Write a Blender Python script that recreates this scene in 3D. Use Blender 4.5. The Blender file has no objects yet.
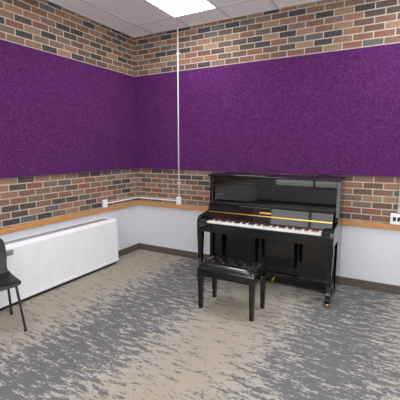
import bpy, bmesh, math, random
from mathutils import Vector, Matrix, Euler
random.seed(3)
scene = bpy.context.scene
scene.view_settings.view_transform = 'Standard'
scene.view_settings.exposure = 0.0

# ------------------------------------------------------------------ helpers
def s2l(c):
    c = c/255.0
    return c/12.92 if c <= 0.04045 else ((c+0.055)/1.055)**2.4
def col(r, g, b): return (s2l(r), s2l(g), s2l(b), 1)

def new_mat(name, color=(0.5,0.5,0.5,1), rough=0.5, metal=0.0, coat=0.0, spec=0.5, emit=None, es=0):
    m = bpy.data.materials.new(name); m.use_nodes = True
    b = m.node_tree.nodes['Principled BSDF']
    b.inputs['Base Color'].default_value = color
    b.inputs['Roughness'].default_value = rough
    b.inputs['Metallic'].default_value = metal
    b.inputs['Coat Weight'].default_value = coat
    b.inputs['Specular IOR Level'].default_value = spec
    if emit:
        b.inputs['Emission Color'].default_value = emit
        b.inputs['Emission Strength'].default_value = es
    return m

class NT:
    def __init__(s, m):
        s.t = m.node_tree; s.b = s.t.nodes['Principled BSDF']
    def n(s, typ, **kw):
        nd = s.t.nodes.new(typ)
        for k, v in kw.items(): setattr(nd, k, v)
        return nd
    def l(s, a, b): s.t.links.new(a, b)
    def math(s, op, a, b=None, c=None, clamp=False):
        nd = s.n('ShaderNodeMath', operation=op); nd.use_clamp = clamp
        for i, v in enumerate((a, b, c)):
            if v is None: continue
            if isinstance(v, (int, float)): nd.inputs[i].default_value = v
            else: s.l(v, nd.inputs[i])
        return nd.outputs[0]
    def pos(s):
        g = s.n('ShaderNodeNewGeometry'); sp = s.n('ShaderNodeSeparateXYZ')
        s.l(g.outputs['Position'], sp.inputs[0]); return g.outputs['Position'], sp.outputs
    def comb(s, x, y, z):
        nd = s.n('ShaderNodeCombineXYZ')
        for i, v in enumerate((x, y, z)):
            if isinstance(v, (int, float)): nd.inputs[i].default_value = v
            else: s.l(v, nd.inputs[i])
        return nd.outputs[0]
    def noise(s, vec, scale, detail=3, rough=0.5):
        nd = s.n('ShaderNodeTexNoise'); nd.inputs['Scale'].default_value = scale
        nd.inputs['Detail'].default_value = detail; nd.inputs['Roughness'].default_value = rough
        s.l(vec, nd.inputs['Vector']); return nd.outputs[0]
    def ramp(s, fac, stops, interp='LINEAR'):
        nd = s.n('ShaderNodeValToRGB'); cr = nd.color_ramp; cr.interpolation = interp
        while len(cr.elements) < len(stops): cr.elements.new(0.5)
        for e, (p, c) in zip(cr.elements, stops): e.position = p; e.color = c
        s.l(fac, nd.inputs[0]); return nd.outputs[0]
    def mix(s, f, a, b, blend='MIX'):
        nd = s.n('ShaderNodeMix', data_type='RGBA', blend_type=blend)
        for i, v in ((0, f), (6, a), (7, b)):
            if isinstance(v, (int, float)): nd.inputs[i].default_value = v
            elif isinstance(v, tuple): nd.inputs[i].default_value = v
            else: s.l(v, nd.inputs[i])
        return nd.outputs[2]
    def bump(s, h, strength, dist):
        nd = s.n('ShaderNodeBump'); nd.inputs['Strength'].default_value = strength
        nd.inputs['Distance'].default_value = dist
        s.l(h, nd.inputs['Height']); s.l(nd.outputs[0], s.b.inputs['Normal'])

# ------------------------------------------------------------------ materials
def brick_material(name, axis, off):
    m = new_mat(name, rough=0.8, spec=0.25); t = NT(m)
    P, xyz = t.pos()
    u = t.math('ADD', xyz[axis], off); v = xyz[2]
    W, H, M = 0.203, 0.0725, 0.0115
    vr = t.math('DIVIDE', v, H); row = t.math('FLOOR', vr)
    half = t.math('MULTIPLY', t.math('MODULO', row, 2.0), 0.5)
    ur = t.math('ADD', t.math('DIVIDE', u, W), t.math('ADD', half, 100.0))
    cl = t.math('FLOOR', ur)
    fu = t.math('MULTIPLY', t.math('FRACT', ur), W); fv = t.math('MULTIPLY', t.math('FRACT', vr), H)
    eu = t.math('MINIMUM', fu, t.math('SUBTRACT', W, fu)); ev = t.math('MINIMUM', fv, t.math('SUBTRACT', H, fv))
    e = t.math('MINIMUM', eu, ev)
    wob = t.math('MULTIPLY', t.math('SUBTRACT', t.noise(P, 60, 2), 0.5), 0.004)
    e = t.math('ADD', e, wob)
    mask = t.math('DIVIDE', t.math('SUBTRACT', e, M/2-0.0012), 0.0024, clamp=True)
    wn = t.n('ShaderNodeTexWhiteNoise', noise_dimensions='2D')
    t.l(t.comb(cl, row, 0), wn.inputs['Vector'])
    bc = t.ramp(wn.outputs['Value'], [
        (0.00, col(132,98,82)), (0.14, col(146,112,92)), (0.28, col(110,88,77)),
        (0.40, col(152,124,103)), (0.50, col(88,78,75)), (0.62, col(126,107,94)),
        (0.74, col(74,70,73)), (0.86, col(136,94,77)), (0.93, col(104,98,95))], 'CONSTANT')
    mott = t.noise(P, 45, 4, 0.7)
    bc = t.mix(1.0, bc, t.ramp(mott, [(0.25, (0.64,0.64,0.64,1)), (0.75, (1.12,1.1,1.08,1))]), 'MULTIPLY')
    mc = t.ramp(t.noise(P, 14, 3), [(0.3, col(164,157,146)), (0.7, col(190,183,171))])
    t.l(t.mix(mask, mc, bc), t.b.inputs['Base Color'])
    t.bump(t.math('ADD', mask, t.math('MULTIPLY', mott, 0.35)), 0.5, 0.004)
    return m
M_brickB = brick_material('brick_back', 0, 0.03)
M_brickL = brick_material('brick_left', 1, 0.06)

def plaster(name, c1, c2, scale=90):
    m = new_mat(name, rough=0.6, spec=0.3); t = NT(m); P, _ = t.pos()
    n = t.noise(P, scale, 3, 0.6)
    t.l(t.ramp(n, [(0.35, c1), (0.65, c2)]), t.b.inputs['Base Color'])
    t.bump(n, 0.08, 0.002)
    return m
M_lower = plaster('painted_plaster', col(202,203,210), col(214,215,221), 60)
M_wall = plaster('white_plaster', col(225,224,222), col(232,231,229), 60)
M_ceil = new_mat('acoustic_tile', rough=0.9, spec=0.1); t = NT(M_ceil); P, _ = t.pos()
n = t.noise(P, 130, 2, 0.7)
t.l(t.ramp(n, [(0.30, col(230,228,231)), (0.5, col(249,248,249))]), t.b.inputs['Base Color'])

def felt():
    m = new_mat('purple_felt', rough=0.95, spec=0.06); t = NT(m); P, _ = t.pos()
    n = t.noise(P, 150, 3, 0.85); n2 = t.noise(P, 55, 4, 0.7)
    k = t.math('ADD', t.math('MULTIPLY', n, 0.6), t.math('MULTIPLY', n2, 0.4))
    t.l(t.ramp(k, [(0.38, col(56,22,64)), (0.5, col(80,34,88)), (0.62, col(110,58,114))]), t.b.inputs['Base Color'])
    t.b.inputs['Sheen Weight'].default_value = 0.1
    t.b.inputs['Sheen Tint'].default_value = col(180,100,185)
    t.bump(k, 0.5, 0.003)
    return m
M_felt = felt()

def carpet():
    m = new_mat('carpet_tile', rough=0.95, spec=0.08); t = NT(m); P, xyz = t.pos()
    X, Y = xyz[0], xyz[1]
    ph = t.math('MULTIPLY', t.math('SUBTRACT', X, 0.45), 2*math.pi/1.83)
    warp = t.math('MULTIPLY', t.math('SUBTRACT', t.noise(t.comb(X, Y, 0), 0.8, 2), 0.5), 1.0)
    band = t.math('COSINE', t.math('ADD', ph, warp))
    v1 = t.comb(t.math('MULTIPLY', X, 7.0), t.math('MULTIPLY', Y, 25.0), 0)
    streak = t.noise(v1, 1.0, 4, 0.68)
    v2 = t.comb(t.math('MULTIPLY', X, 34.0), t.math('MULTIPLY', Y, 80.0), 3.0)
    fine = t.noise(v2, 1.0, 3, 0.7)
    k = t.math('ADD', t.math('ADD', streak, t.math('MULTIPLY', t.math('SUBTRACT', fine, 0.5), 0.65)),
               t.math('MULTIPLY', band, 0.105))
    f = t.math('DIVIDE', t.math('SUBTRACT', k, 0.462), 0.06, clamp=True)
    tuft = t.noise(P, 220, 2, 0.8)
    warm = t.math('MULTIPLY', t.math('ADD', band, 1.0), 0.5)
    lightA = t.ramp(tuft, [(0.3, col(150,147,141)), (0.7, col(184,181,175))])
    lightB = t.ramp(tuft, [(0.3, col(140,132,119)), (0.7, col(173,165,151))])
    light = t.mix(warm, lightA, lightB)
    dark = t.ramp(tuft, [(0.3, col(86,86,89)), (0.7, col(118,118,121))])
    t.l(t.mix(f, dark, light), t.b.inputs['Base Color'])
    t.bump(tuft, 0.4, 0.003)
    return m
M_carpet = carpet()

def wood():
    m = new_mat('oak_rail', rough=0.45, coat=0.2); t = NT(m); P, xyz = t.pos()
    v = t.comb(t.math('MULTIPLY', xyz[0], 4), t.math('MULTIPLY', xyz[1], 4), t.math('MULTIPLY', xyz[2], 60))
    t.l(t.ramp(t.noise(v, 1.5, 4, 0.6), [(0.3, col(172,118,66)), (0.7, col(202,150,92))]), t.b.inputs['Base Color'])
    return m
M_oak = wood()
M_base = plaster('vinyl_base', col(84,74,66), col(96,86,78), 20)
M_white = new_mat('white_plastic', col(235,235,236), 0.4)
M_heater = plaster('heater_enamel', col(226,227,231), col(231,232,236), 8)
M_grille = new_mat('dark_gap', col(40,40,42), 0.7)
M_tbar = new_mat('tbar_white', col(215,213,215), 0.4)
M_light = new_mat('light_diffuser', col(240,240,240), 0.5, emit=(1,0.985,0.97,1), es=14.0)
M_black = new_mat('black_polyester', (0.003,0.003,0.004,1), 0.04, coat=0.3)
t = NT(M_black); P, _ = t.pos(); t.bump(t.noise(P, 3.0, 1), 0.05, 0.01)
M_satin = new_mat('satin_black', (0.004,0.004,0.005,1), 0.35)
M_wkey = new_mat('ivory_keys', col(240,240,236), 0.25)
M_bkey = new_mat('ebony_keys', (0.01,0.01,0.01,1), 0.3)
M_brass = new_mat('brass', col(214,172,92), 0.25, metal=1.0)
M_redfelt = new_mat('red_felt', col(120,20,24), 0.9)
M_leather = new_mat('black_leather', (0.007,0.007,0.008,1), 0.2, coat=0.3)
t = NT(M_leather); P, _ = t.pos(); t.bump(t.noise(P, 90, 3), 0.12, 0.002)
M_plastic = new_mat('black_chair_plastic', (0.012,0.012,0.014,1), 0.4)
M_steel = new_mat('black_tube', (0.02,0.02,0.02,1), 0.3)
M_frame = new_mat('fill_window_frame', col(120,118,116), 0.4)  # for the bars of the added fill-light openings

# ------------------------------------------------------------------ mesh helpers
def link(o): scene.collection.objects.link(o); return o
def empty(name, loc, rotz=0):
    e = bpy.data.objects.new(name, None); e.location = loc; e.rotation_euler = (0,0,rotz); e.empty_display_size = 0.1
    return link(e)
def mesh_obj(name, bm, mat, parent=None, smooth=False, bevel=0, seg=3):
    me = bpy.data.meshes.new(name); bmesh.ops.recalc_face_normals(bm, faces=bm.faces[:]); bm.to_mesh(me); bm.free()
    me.materials.append(mat)
    o = link(bpy.data.objects.new(name, me))
    if parent: o.parent = parent
    if smooth:
        for p in me.polygons: p.use_smooth = True
    if bevel:
        md = o.modifiers.new('bev', 'BEVEL'); md.width = bevel; md.segments = seg; md.limit_method = 'ANGLE'
        md.harden_normals = True
        for p in me.polygons: p.use_smooth = True
    return o
def add_box(bm, x0, x1, y0, y1, z0, z1):
    vs = [bm.verts.new((x, y, z)) for x in (x0, x1) for y in (y0, y1) for z in (z0, z1)]
    for f in ((0,1,3,2),(4,6,7,5),(0,4,5,1),(2,3,7,6),(0,2,6,4),(1,5,7,3)):
        bm.faces.new([vs[i] for i in f])
def box(name, b, mat, parent=None, bevel=0, seg=3):
    bm = bmesh.new(); add_box(bm, *b); return mesh_obj(name, bm, mat, parent, bevel=bevel, seg=seg)
def boxes(name, bl, mat, parent=None, bevel=0, seg=2):
    bm = bmesh.new()
    for b in bl: add_box(bm, *b)
    return mesh_obj(name, bm, mat, parent, bevel=bevel, seg=seg)
def extrude_x(name, prof, x0, x1, mat, parent=None, bevel=0, seg=3):
    """profile list of (y,z) extruded between x0..x1"""
    bm = bmesh.new()
    a = [bm.verts.new((x0, y, z)) for y, z in prof]; b = [bm.verts.new((x1, y, z)) for y, z in prof]
    bm.faces.new(a); bm.faces.new(b[::-1]); n = len(prof)
    for i in range(n): bm.faces.new((a[i], a[(i+1)%n], b[(i+1)%n], b[i]))
    return mesh_obj(name, bm, mat, parent, bevel=bevel, seg=seg)
def loft(name, rings, mat, parent=None, bevel=0, smooth=False):
    """rings = list of (cx,cy,z,hx,hy) square sections"""
    bm = bmesh.new(); prev = None
    for cx, cy, z, hx, hy in rings:
        r = [bm.verts.new((cx+sx*hx, cy+sy*hy, z)) for sx, sy in ((-1,-1),(1,-1),(1,1),(-1,1))]
        if prev:
            for i in range(4): bm.faces.new((prev[i], prev[(i+1)%4], r[(i+1)%4], r[i]))
        else: bm.faces.new(r[::-1])
        prev = r
    bm.faces.new(prev)
    return mesh_obj(name, bm, mat, parent, bevel=bevel, seg=2)
def cyl(name, p0, p1, r, mat, parent=None, seg=20, r2=None):
    p0 = Vector(p0); p1 = Vector(p1); d = p1-p0
    bm = bmesh.new()
    bmesh.ops.create_cone(bm, cap_ends=True, segments=seg, radius1=r, radius2=r if r2 is None else r2, depth=d.length)
    bmesh.ops.transform(bm, matrix=Matrix.Translation((p0+p1)/2) @ d.to_track_quat('Z','Y').to_matrix().to_4x4(), verts=bm.verts)
    o = mesh_obj(name, bm, mat, parent)
    for p in o.data.polygons: p.use_smooth = len(p.vertices) == 4
    return o
def tube(name, pts, r, mat, parent=None):
    cu = bpy.data.curves.new(name, 'CURVE'); cu.dimensions = '3D'; cu.bevel_depth = r; cu.bevel_resolution = 4; cu.use_fill_caps = True
    sp = cu.splines.new('POLY')
    P = [Vector(p) for p in pts]; out = [P[0]]
    for i in range(1, len(P)-1):
        a = P[i]+(P[i-1]-P[i]).normalized()*min(0.04, (P[i-1]-P[i]).length*0.45)
        c = P[i]+(P[i+1]-P[i]).normalized()*min(0.04, (P[i+1]-P[i]).length*0.45)
        for k in range(6):
            s = k/5; out.append((1-s)**2*a+2*s*(1-s)*P[i]+s*s*c)
    out.append(P[-1]); sp.points.add(len(out)-1)
    for q, p in zip(sp.points, out): q.co = (*p, 1)
    cu.materials.append(mat)
    o = link(bpy.data.objects.new(name, cu))
    if parent: o.parent = parent
    return o

# ------------------------------------------------------------------ room shell
XR, YF, ZC = 5.5, -6.4, 3.24
RAILZ = 0.73
box('floor', (-0.15, XR+0.15, YF-0.15, 0.15, -0.1, 0), M_carpet)
box('ceiling', (-0.15, XR+0.15, YF-0.15, 0.15, ZC, ZC+0.1), M_ceil)
wb = empty('wall_back', (0,0,0)); wl = empty('wall_left', (0,0,0))
box('brick_upper', (-0.15, XR+0.15, 0, 0.15, RAILZ, ZC), M_brickB, wb)
box('plaster_lower', (-0.15, XR+0.15, 0, 0.15, 0, RAILZ), M_lower, wb)
box('brick_upper', (-0.15, 0, YF, 0, RAILZ, ZC), M_brickL, wl)
box('plaster_lower', (-0.15, 0, YF, 0, 0, RAILZ), M_lower, wl)
# right and front walls; unseen large openings added to let in fill light
WZ0, WZ1 = 0.5, 2.95
boxes('wall_right', [(XR, XR+0.15, YF, 0, 0, WZ0), (XR, XR+0.15, YF, 0, WZ1, ZC),
                     (XR, XR+0.15, -1.2, 0, WZ0, WZ1), (XR, XR+0.15, YF, -5.9, WZ0, WZ1)], M_wall)
boxes('wall_front', [(-0.15, XR+0.15, YF-0.15, YF, 0, WZ0), (-0.15, XR+0.15, YF-0.15, YF, WZ1, ZC),
                     (-0.15, 0.5, YF-0.15, YF, WZ0, WZ1), (5.0, XR+0.15, YF-0.15, YF, WZ0, WZ1)], M_wall)
fr = []
for k in range(5):
    y = -5.9+k*(4.7/4); fr.append((XR+0.04, XR+0.10, y-0.03, y+0.03, WZ0, WZ1))
fr += [(XR+0.04, XR+0.10, -5.9, -1.2, WZ0, WZ0+0.06), (XR+0.04, XR+0.10, -5.9, -1.2, WZ1-0.06, WZ1)]
boxes('fill_window_1', fr, M_frame)  # bars in the added right-wall opening, out of view
fr = []
for k in range(5):
    x = 0.5+k*(4.5/4); fr.append((x-0.03, x+0.03, YF-0.10, YF-0.04, WZ0, WZ1))
fr += [(0.5, 5.0, YF-0.10, YF-0.04, WZ0, WZ0+0.06), (0.5, 5.0, YF-0.10, YF-0.04, WZ1-0.06, WZ1)]
boxes('fill_window_2', fr, M_frame)  # bars in the added front-wall opening, out of view
box('baseboard_back', (0, XR, -0.008, 0, 0, 0.10), M_base, bevel=0.003)
box('baseboard_left', (0, 0.008, YF, -0.008, 0, 0.10), M_base, bevel=0.003)
box('baseboard_right', (XR-0.008, XR, YF, 0, 0, 0.10), M_base)
box('baseboard_front', (0, XR, YF, YF+0.008, 0, 0.10), M_base)
box('trim_1', (0, XR, -0.03, 0, RAILZ, RAILZ+0.057), M_oak, bevel=0.004)
box('trim_2', (0, 0.03, YF, -0.03, RAILZ, RAILZ+0.057), M_oak, bevel=0.004)

# ceiling grid (real T-bars)
fx, fy = 0.965, -0.38
bars = []
x = fx-0.61
while x < XR: bars.append((x-0.012, x+0.012, YF, 0, ZC-0.006, ZC+0.002)); x += 0.61
y = fy
while y > YF: bars.append((0, XR, y-0.012, y+0.012, ZC-0.007, ZC+0.001)); y -= 1.22
bars += [(0, XR, -0.022, 0, ZC-0.008, ZC+0.001), (0, 0.022, YF, 0, ZC-0.008, ZC+0.001)]
boxes('trim_3', bars, M_tbar)
for i, (cx, cy) in enumerate([(0,0), (0,2), (4,0), (4,2), (2,4)]):
    x0 = fx+cx*0.61; y1 = fy-cy*1.22
    L = empty('ceiling_light', (x0+0.305, y1-0.61, ZC-0.005))
    box('diffuser', (-0.285, 0.285, -0.59, 0.59, -0.004, 0.0), M_light, L)
    boxes('frame', [(-0.305,-0.285,-0.61,0.61,-0.008,0.004),(0.285,0.305,-0.61,0.61,-0.008,0.004),
                    (-0.285,0.285,-0.61,-0.59,-0.008,0.004),(-0.285,0.285,0.59,0.61,-0.008,0.004)], M_tbar, L)

# ------------------------------------------------------------------ acoustic panels
PZ0, PZ1 = 1.305, 2.67
box('acoustic_panel', (0.001, 0.03, -5.2, -0.032, PZ0, PZ1), M_felt, bevel=0.004)
box('acoustic_panel', (0.002, 0.765, -0.03, -0.001, PZ0, PZ1), M_felt, bevel=0.004)
box('acoustic_panel', (0.80, 5.2, -0.03, -0.001, PZ0, PZ1), M_felt, bevel=0.004)

# ------------------------------------------------------------------ conduits & outlets
cd = empty('electrical_conduit', (0.783, -0.012, 0))
cyl('pipe', (0,0,0.90), (0,0,ZC-0.01), 0.011, M_white, cd)
boxes('outlet_box', [(-0.035,0.035,-0.03,0.011,0.79,0.905)], M_white, cd, bevel=0.005)
boxes('clips', [(-0.025,0.025,-0.006,0.011,z,z+0.02) for z in (1.1, 2.9)], M_white, cd)
rw = empty('cable_raceway', (0,0,0))
box('raceway_back', (0.02, 0.745, -0.018, -0.001, 0.835, 0.853), M_white, rw, bevel=0.003)
box('raceway_left', (0.001, 0.018, -0.70, -0.001, 0.835, 0.853), M_white, rw, bevel=0.003)
box('junction_box', (0.001, 0.035, -0.77, -0.70, 0.792, 0.90), M_white, rw, bevel=0.005)
cd2 = empty('electrical_conduit', (3.585, -0.014, 0))
cyl('pipe', (0,0,0.92), (0,0,ZC-0.01), 0.013, M_white, cd2)
ob = empty('wall_outlet', (3.57, -0.001, 0.80))
box('cover', (-0.06, 0.06, -0.045, 0, -0.008, 0.11), M_white, ob, bevel=0.005)
boxes('sockets', [(-0.035,-0.005,-0.048,-0.044,0.03,0.075),(0.008,0.038,-0.048,-0.044,0.03,0.075)], M_grille, ob)

# ------------------------------------------------------------------ heater
ht = empty('radiator_cabinet', (0.0, -2.1, 0))
HL = 1.40
bm = bmesh.new()
prof = [(0.01,0.04),(0.20,0.04),(0.20,0.615),(0.175,0.65),(0.01,0.65)]
a = [bm.verts.new((px,-HL,pz)) for px,pz in prof]; b = [bm.verts.new((px,HL,pz)) for px,pz in prof]
bm.faces.new(a); bm.faces.new(b[::-1])
for i in range(5): bm.faces.new((a[i],a[(i+1)%5],b[(i+1)%5],b[i]))
mesh_obj('cabinet', bm, M_heater, ht, bevel=0.006)
box('toe_kick', (0.01, 0.17, -HL+0.01, HL-0.01, 0.0, 0.04), M_grille, ht)
boxes('bottom_trim', [(0.198,0.206,-HL,HL,0.045,0.075)], M_heater, ht, bevel=0.002)
boxes('top_louvres', [(0.05,0.15,y0,y0+0.008,0.649,0.6515) for y0 in [ -1.3+0.02*i for i in range(130)]], M_grille, ht)
boxes('access_door', [(0.199,0.203,HL-0.16,HL-0.06,0.50,0.58)], M_heater, ht, bevel=0.001)
boxes('vent_slot', [(0.199,0.202,-0.19,-0.12,0.545+0.014*i,0.553+0.014*i) for i in range(4)], M_grille, ht)

# ------------------------------------------------------------------ piano
pn = empty('upright_piano', (2.268, -0.07, 0))
W = 0.77; TH = 0.04; TOP = 1.265; K = 0.03
side = [(0,0.03),(-0.33,0.03),(-0.34,0.10),(-0.34,0.60+K),(-0.675,0.60+K),(-0.68,0.70+K),(-0.668,0.75+K),(-0.63,0.785+K),
        (-0.50,0.80+K),(-0.40,0.815+K),(-0.36,0.85+K),(-0.345,0.92+K),(-0.335,TOP),(0,TOP)]
extrude_x('side_left', side, -W, -W+TH, M_black, pn, bevel=0.004)
extrude_x('side_right', side, W-TH, W, M_black, pn, bevel=0.004)
extrude_x('lid', [(0.005,TOP),(-0.365,TOP),(-0.372,TOP+0.012),(-0.365,TOP+0.028),(0.005,TOP+0.028)], -W-0.015, W+0.015, M_black, pn, bevel=0.005)
box('back_frame', (-W+TH, W-TH, -0.06, -0.005, 0.05, TOP), M_black, pn)
box('upper_panel', (-W+TH, W-TH, -0.31, -0.29, 0.93, TOP), M_black, pn, bevel=0.003)
boxes('upper_panel_frame', [(-W+TH, W-TH, -0.322,-0.30,TOP-0.05,TOP-0.004), (-0.50,0.50,-0.318,-0.30,1.17,1.18)], M_black, pn, bevel=0.003)
box('music_ledge', (-W+TH, W-TH, -0.42, -0.29, 0.905+K, 0.93+K), M_satin, pn, bevel=0.005)
extrude_x('fallboard', [(-0.475,0.765),(-0.455,0.765),(-0.432,0.936),(-0.452,0.936)], -W+TH+0.004, W-TH-0.004, M_black, pn, bevel=0.004)
extrude_x('fallboard_hinge', [(-0.474,0.838),(-0.458,0.838),(-0.456,0.850),(-0.472,0.850)], -W+TH+0.01, W-TH-0.01, M_brass, pn)
extrude_x('fallboard_emblem', [(-0.465,0.872),(-0.450,0.872),(-0.448,0.888),(-0.462,0.888)], -0.07, 0.07, M_brass, pn)
box('red_key_felt', (-0.64, 0.64, -0.50, -0.485, 0.72, 0.767), M_redfelt, pn)
box('keybed', (-W+TH, W-TH, -0.665, -0.28, 0.60+K, 0.665+K), M_black, pn, bevel=0.004)
box('keyslip', (-W+TH, W-TH, -0.684, -0.660, 0.605+K, 0.712+K), M_black, pn, bevel=0.005)
boxes('key_blocks', [(-W+TH, -0.648, -0.665,-0.48,0.66+K,0.755+K),(0.648, W-TH,-0.665,-0.48,0.66+K,0.755+K)], M_black, pn, bevel=0.006)
kw = 1.29/52
bm = bmesh.new()
for i in range(52):
    x0 = -0.645+i*kw
    add_box(bm, x0+0.0006, x0+kw-0.0006, -0.658, -0.50, 0.69+K, 0.727+K)
mesh_obj('white_keys', bm, M_wkey, pn, bevel=0.0012, seg=2)
names = 'ABCDEFG'; bm = bmesh.new()
for i in range(51):
    if names[i % 7] in 'ACDFG':
        xc = -0.645+(i+1)*kw
        vs = []
        for (z, h, y0) in ((0.727+K,0.0065,-0.595),(0.739+K,0.0048,-0.588)):
            vs.append([bm.verts.new((xc+sx*h, yy, z)) for sx, yy in ((-1,y0),(1,y0),(1,-0.50),(-1,-0.50))])
        for k in range(4): bm.faces.new((vs[0][k], vs[0][(k+1)%4], vs[1][(k+1)%4], vs[1][k]))
        bm.faces.new(vs[1]); bm.faces.new(vs[0][::-1])
mesh_obj('black_keys', bm, M_bkey, pn)
box('lower_panel', (-W+TH, W-TH, -0.30, -0.28, 0.14, 0.60+K), M_black, pn, bevel=0.003)
boxes('lower_panel_frame', [(-W+TH,W-TH,-0.312,-0.295,0.58,0.625)], M_black, pn, bevel=0.003)
box('bottom_board', (-W+TH, W-TH, -0.33, -0.02, 0.04, 0.14), M_black, pn, bevel=0.004)
for s, nm in ((-1,'left'),(1,'right')):
    xc = s*(W-0.03)
    loft('leg_'+nm, [(xc,-0.635,0.085,0.026,0.026),(xc,-0.635,0.12,0.026,0.026),(xc,-0.635,0.13,0.021,0.021),
                     (xc,-0.635,0.52,0.030,0.030),(xc,-0.635,0.57,0.033,0.033),(xc,-0.635,0.60+K,0.033,0.033)], M_black, pn, bevel=0.003)
    box('toe_block_'+nm, (xc-0.028, xc+0.028, -0.685, -0.30, 0.05, 0.09), M_black, pn, bevel=0.006)
    cyl('caster_wheel_'+nm, (xc-0.014,-0.645,0.026), (xc+0.014,-0.645,0.026), 0.026, M_brass, pn)
    boxes('caster_fork_'+nm, [(xc-0.021,xc-0.016,-0.662,-0.628,0.018,0.055),(xc+0.016,xc+0.021,-0.662,-0.628,0.018,0.055)], M_brass, pn)
    cyl('rear_caster_'+nm, (xc-0.014,-0.08,0.022), (xc+0.014,-0.08,0.022), 0.022, M_brass, pn)
for i, xc in enumerate((-0.09, 0, 0.09)):
    bm = bmesh.new(); pr = None
    for (y, z, w) in ((-0.32,0.10,0.010),(-0.37,0.095,0.011),(-0.42,0.08,0.016),(-0.46,0.07,0.022),(-0.475,0.066,0.016)):
        r = [bm.verts.new((xc-w,y,z)), bm.verts.new((xc+w,y,z)), bm.verts.new((xc+w,y,z-0.008)), bm.verts.new((xc-w,y,z-0.008))]
        if pr:
            for k in range(4): bm.faces.new((pr[k],pr[(k+1)%4],r[(k+1)%4],r[k]))
        else: bm.faces.new(r)
        pr = r
    bm.faces.new(pr[::-1]); mesh_obj('pedal_%d'%(i+1), bm, M_brass, pn, bevel=0.003)

# ------------------------------------------------------------------ bench
bn = empty('piano_bench', (2.16, -1.20, 0), math.radians(-1))
BX, BY = 0.305, 0.18
box('apron', (-BX+0.015, BX-0.015, -BY+0.015, BY-0.015, 0.345, 0.41), M_black, bn, bevel=0.004)
box('seat_frame', (-BX, BX, -BY, BY, 0.405, 0.43), M_black, bn, bevel=0.008)
bm = bmesh.new(); NX, NY = 96, 60; g = []
tuf = [(tx, ty) for tx in (-0.2,-0.067,0.067,0.2) for ty in (-0.07,0.07)] + [(tx, 0.0) for tx in (-0.133,0,0.133)]
for i in range(NX+1):
    r = []
    for j in range(NY+1):
        u = -1+2*i/NX; v = -1+2*j/NY
        px = u*(BX-0.006); py = v*(BY-0.006)
        e = (1-abs(u)**8)*(1-abs(v)**6)
        z = 0.432+0.058*e**0.5
        for tx, ty in tuf:
            d2 = (px-tx)**2+(py-ty)**2
            z -= 0.010*math.exp(-d2/0.0012)+0.008*math.exp(-d2/0.00015)
        r.append(bm.verts.new((px, py, z)))
    g.append(r)
for i in range(NX):
    for j in range(NY): bm.faces.new((g[i][j], g[i+1][j], g[i+1][j+1], g[i][j+1]))
edge = [g[i][0] for i in range(NX+1)]+[g[NX][j] for j in range(1,NY+1)]+[g[i][NY] for i in range(NX-1,-1,-1)]+[g[0][j] for j in range(NY-1,0,-1)]
low = [bm.verts.new((v.co.x, v.co.y, 0.425)) for v in edge]
for i in range(len(edge)): bm.faces.new((edge[i], low[i], low[(i+1)%len(edge)], edge[(i+1)%len(edge)]))
bm.faces.new(low)
mesh_obj('cushion', bm, M_leather, bn, smooth=True)
bm = bmesh.new()
for tx, ty in tuf:
    bmesh.ops.create_uvsphere(bm, u_segments=12, v_segments=6, radius=0.008,
        matrix=Matrix.Translation((tx, ty, 0.474)) @ Matrix.Diagonal((1,1,0.5,1)))
mesh_obj('cushion_buttons', bm, M_leather, bn, smooth=True)
k = 0
for sx in (-1,1):
    for sy in (-1,1):
        k += 1; cx = sx*(BX-0.03); cy = sy*(BY-0.03)
        loft('leg_%d'%k, [(cx,cy,0,0.017,0.017),(cx,cy,0.03,0.019,0.019),(cx,cy,0.27,0.024,0.024),(cx,cy,0.345,0.027,0.027),(cx,cy,0.41,0.027,0.027)], M_black, bn, bevel=0.003)
for sx, nm in ((-1,'left'),(1,'right')):
    cyl('knob_'+nm, (sx*(BX-0.015),0,0.378),(sx*(BX+0.02),0,0.378),0.02,M_black,bn)

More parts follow.
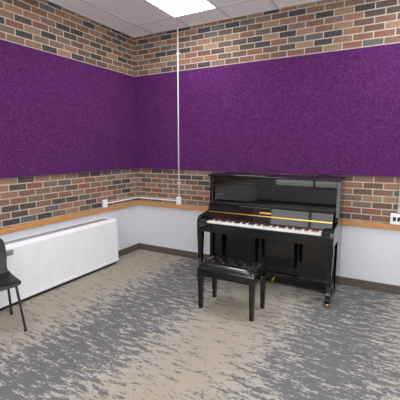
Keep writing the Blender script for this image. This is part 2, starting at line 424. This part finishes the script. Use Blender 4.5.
# ------------------------------------------------------------------ stacking chair (local: faces -y)
ch = empty('stacking_chair', (0.465, -2.65, 0), math.radians(72))
prof = [(-0.235,0.425),(-0.225,0.445),(-0.19,0.452),(-0.10,0.445),(0.0,0.438),(0.09,0.436),(0.15,0.445),(0.185,0.475),(0.20,0.53),(0.215,0.60),(0.225,0.68),(0.235,0.75),(0.24,0.785)]
bm = bmesh.new(); rows = []
NW = 14
for idx, (y, z) in enumerate(prof):
    r = []
    hw = 0.225 if idx < 8 else 0.225-0.02*(idx-8)/4
    if idx == len(prof)-1: hw -= 0.03
    if idx == 0: hw -= 0.015
    if idx in (7,8): hw -= 0.02
    for j in range(NW+1):
        u = -1+2*j/NW
        if idx < 7: dy, dz = 0, 0.014*u**4
        else: dy, dz = -0.045*u*u, 0
        r.append(bm.verts.new((u*hw, y+dy, z+dz)))
    rows.append(r)
for i in range(len(rows)-1):
    for j in range(NW): bm.faces.new((rows[i][j], rows[i][j+1], rows[i+1][j+1], rows[i+1][j]))
sh = mesh_obj('seat_shell', bm, M_plastic, ch, smooth=True)
md = sh.modifiers.new('sol','SOLIDIFY'); md.thickness = 0.009; md.offset = 0
md = sh.modifiers.new('sub','SUBSURF'); md.levels = 2; md.render_levels = 2
for s, nm in ((-1,'left'),(1,'right')):
    tube('leg_frame_'+nm, [(s*0.225,-0.22,0.012),(s*0.19,-0.17,0.425),(s*0.19,0.12,0.422),(s*0.225,0.21,0.012)], 0.011, M_steel, ch)
    for yy, q in ((-0.22,'front'),(0.21,'rear')):
        cyl('foot_%s_%s'%(q,nm), (s*0.225,yy,0.0),(s*0.225,yy,0.03),0.014,M_plastic,ch)
tube('crossbar_front', [(-0.19,-0.10,0.42),(0.19,-0.10,0.42)], 0.008, M_steel, ch)
tube('crossbar_rear', [(-0.19,0.08,0.42),(0.19,0.08,0.42)], 0.008, M_steel, ch)

# ------------------------------------------------------------------ world + camera
w = bpy.data.worlds.new('world'); scene.world = w; w.use_nodes = True
w.node_tree.nodes['Background'].inputs[0].default_value = (0.97,0.985,1,1)
w.node_tree.nodes['Background'].inputs[1].default_value = 3.1

cam = bpy.data.cameras.new('camera'); co = link(bpy.data.objects.new('camera', cam))
cam.sensor_width = 36; cam.lens = 36*345/400
co.location = (3.486, -4.256, 1.6)
co.rotation_euler = Euler((math.radians(90-8.4), 0, math.radians(29)), 'XYZ')
cam.clip_start = 0.05
scene.camera = co
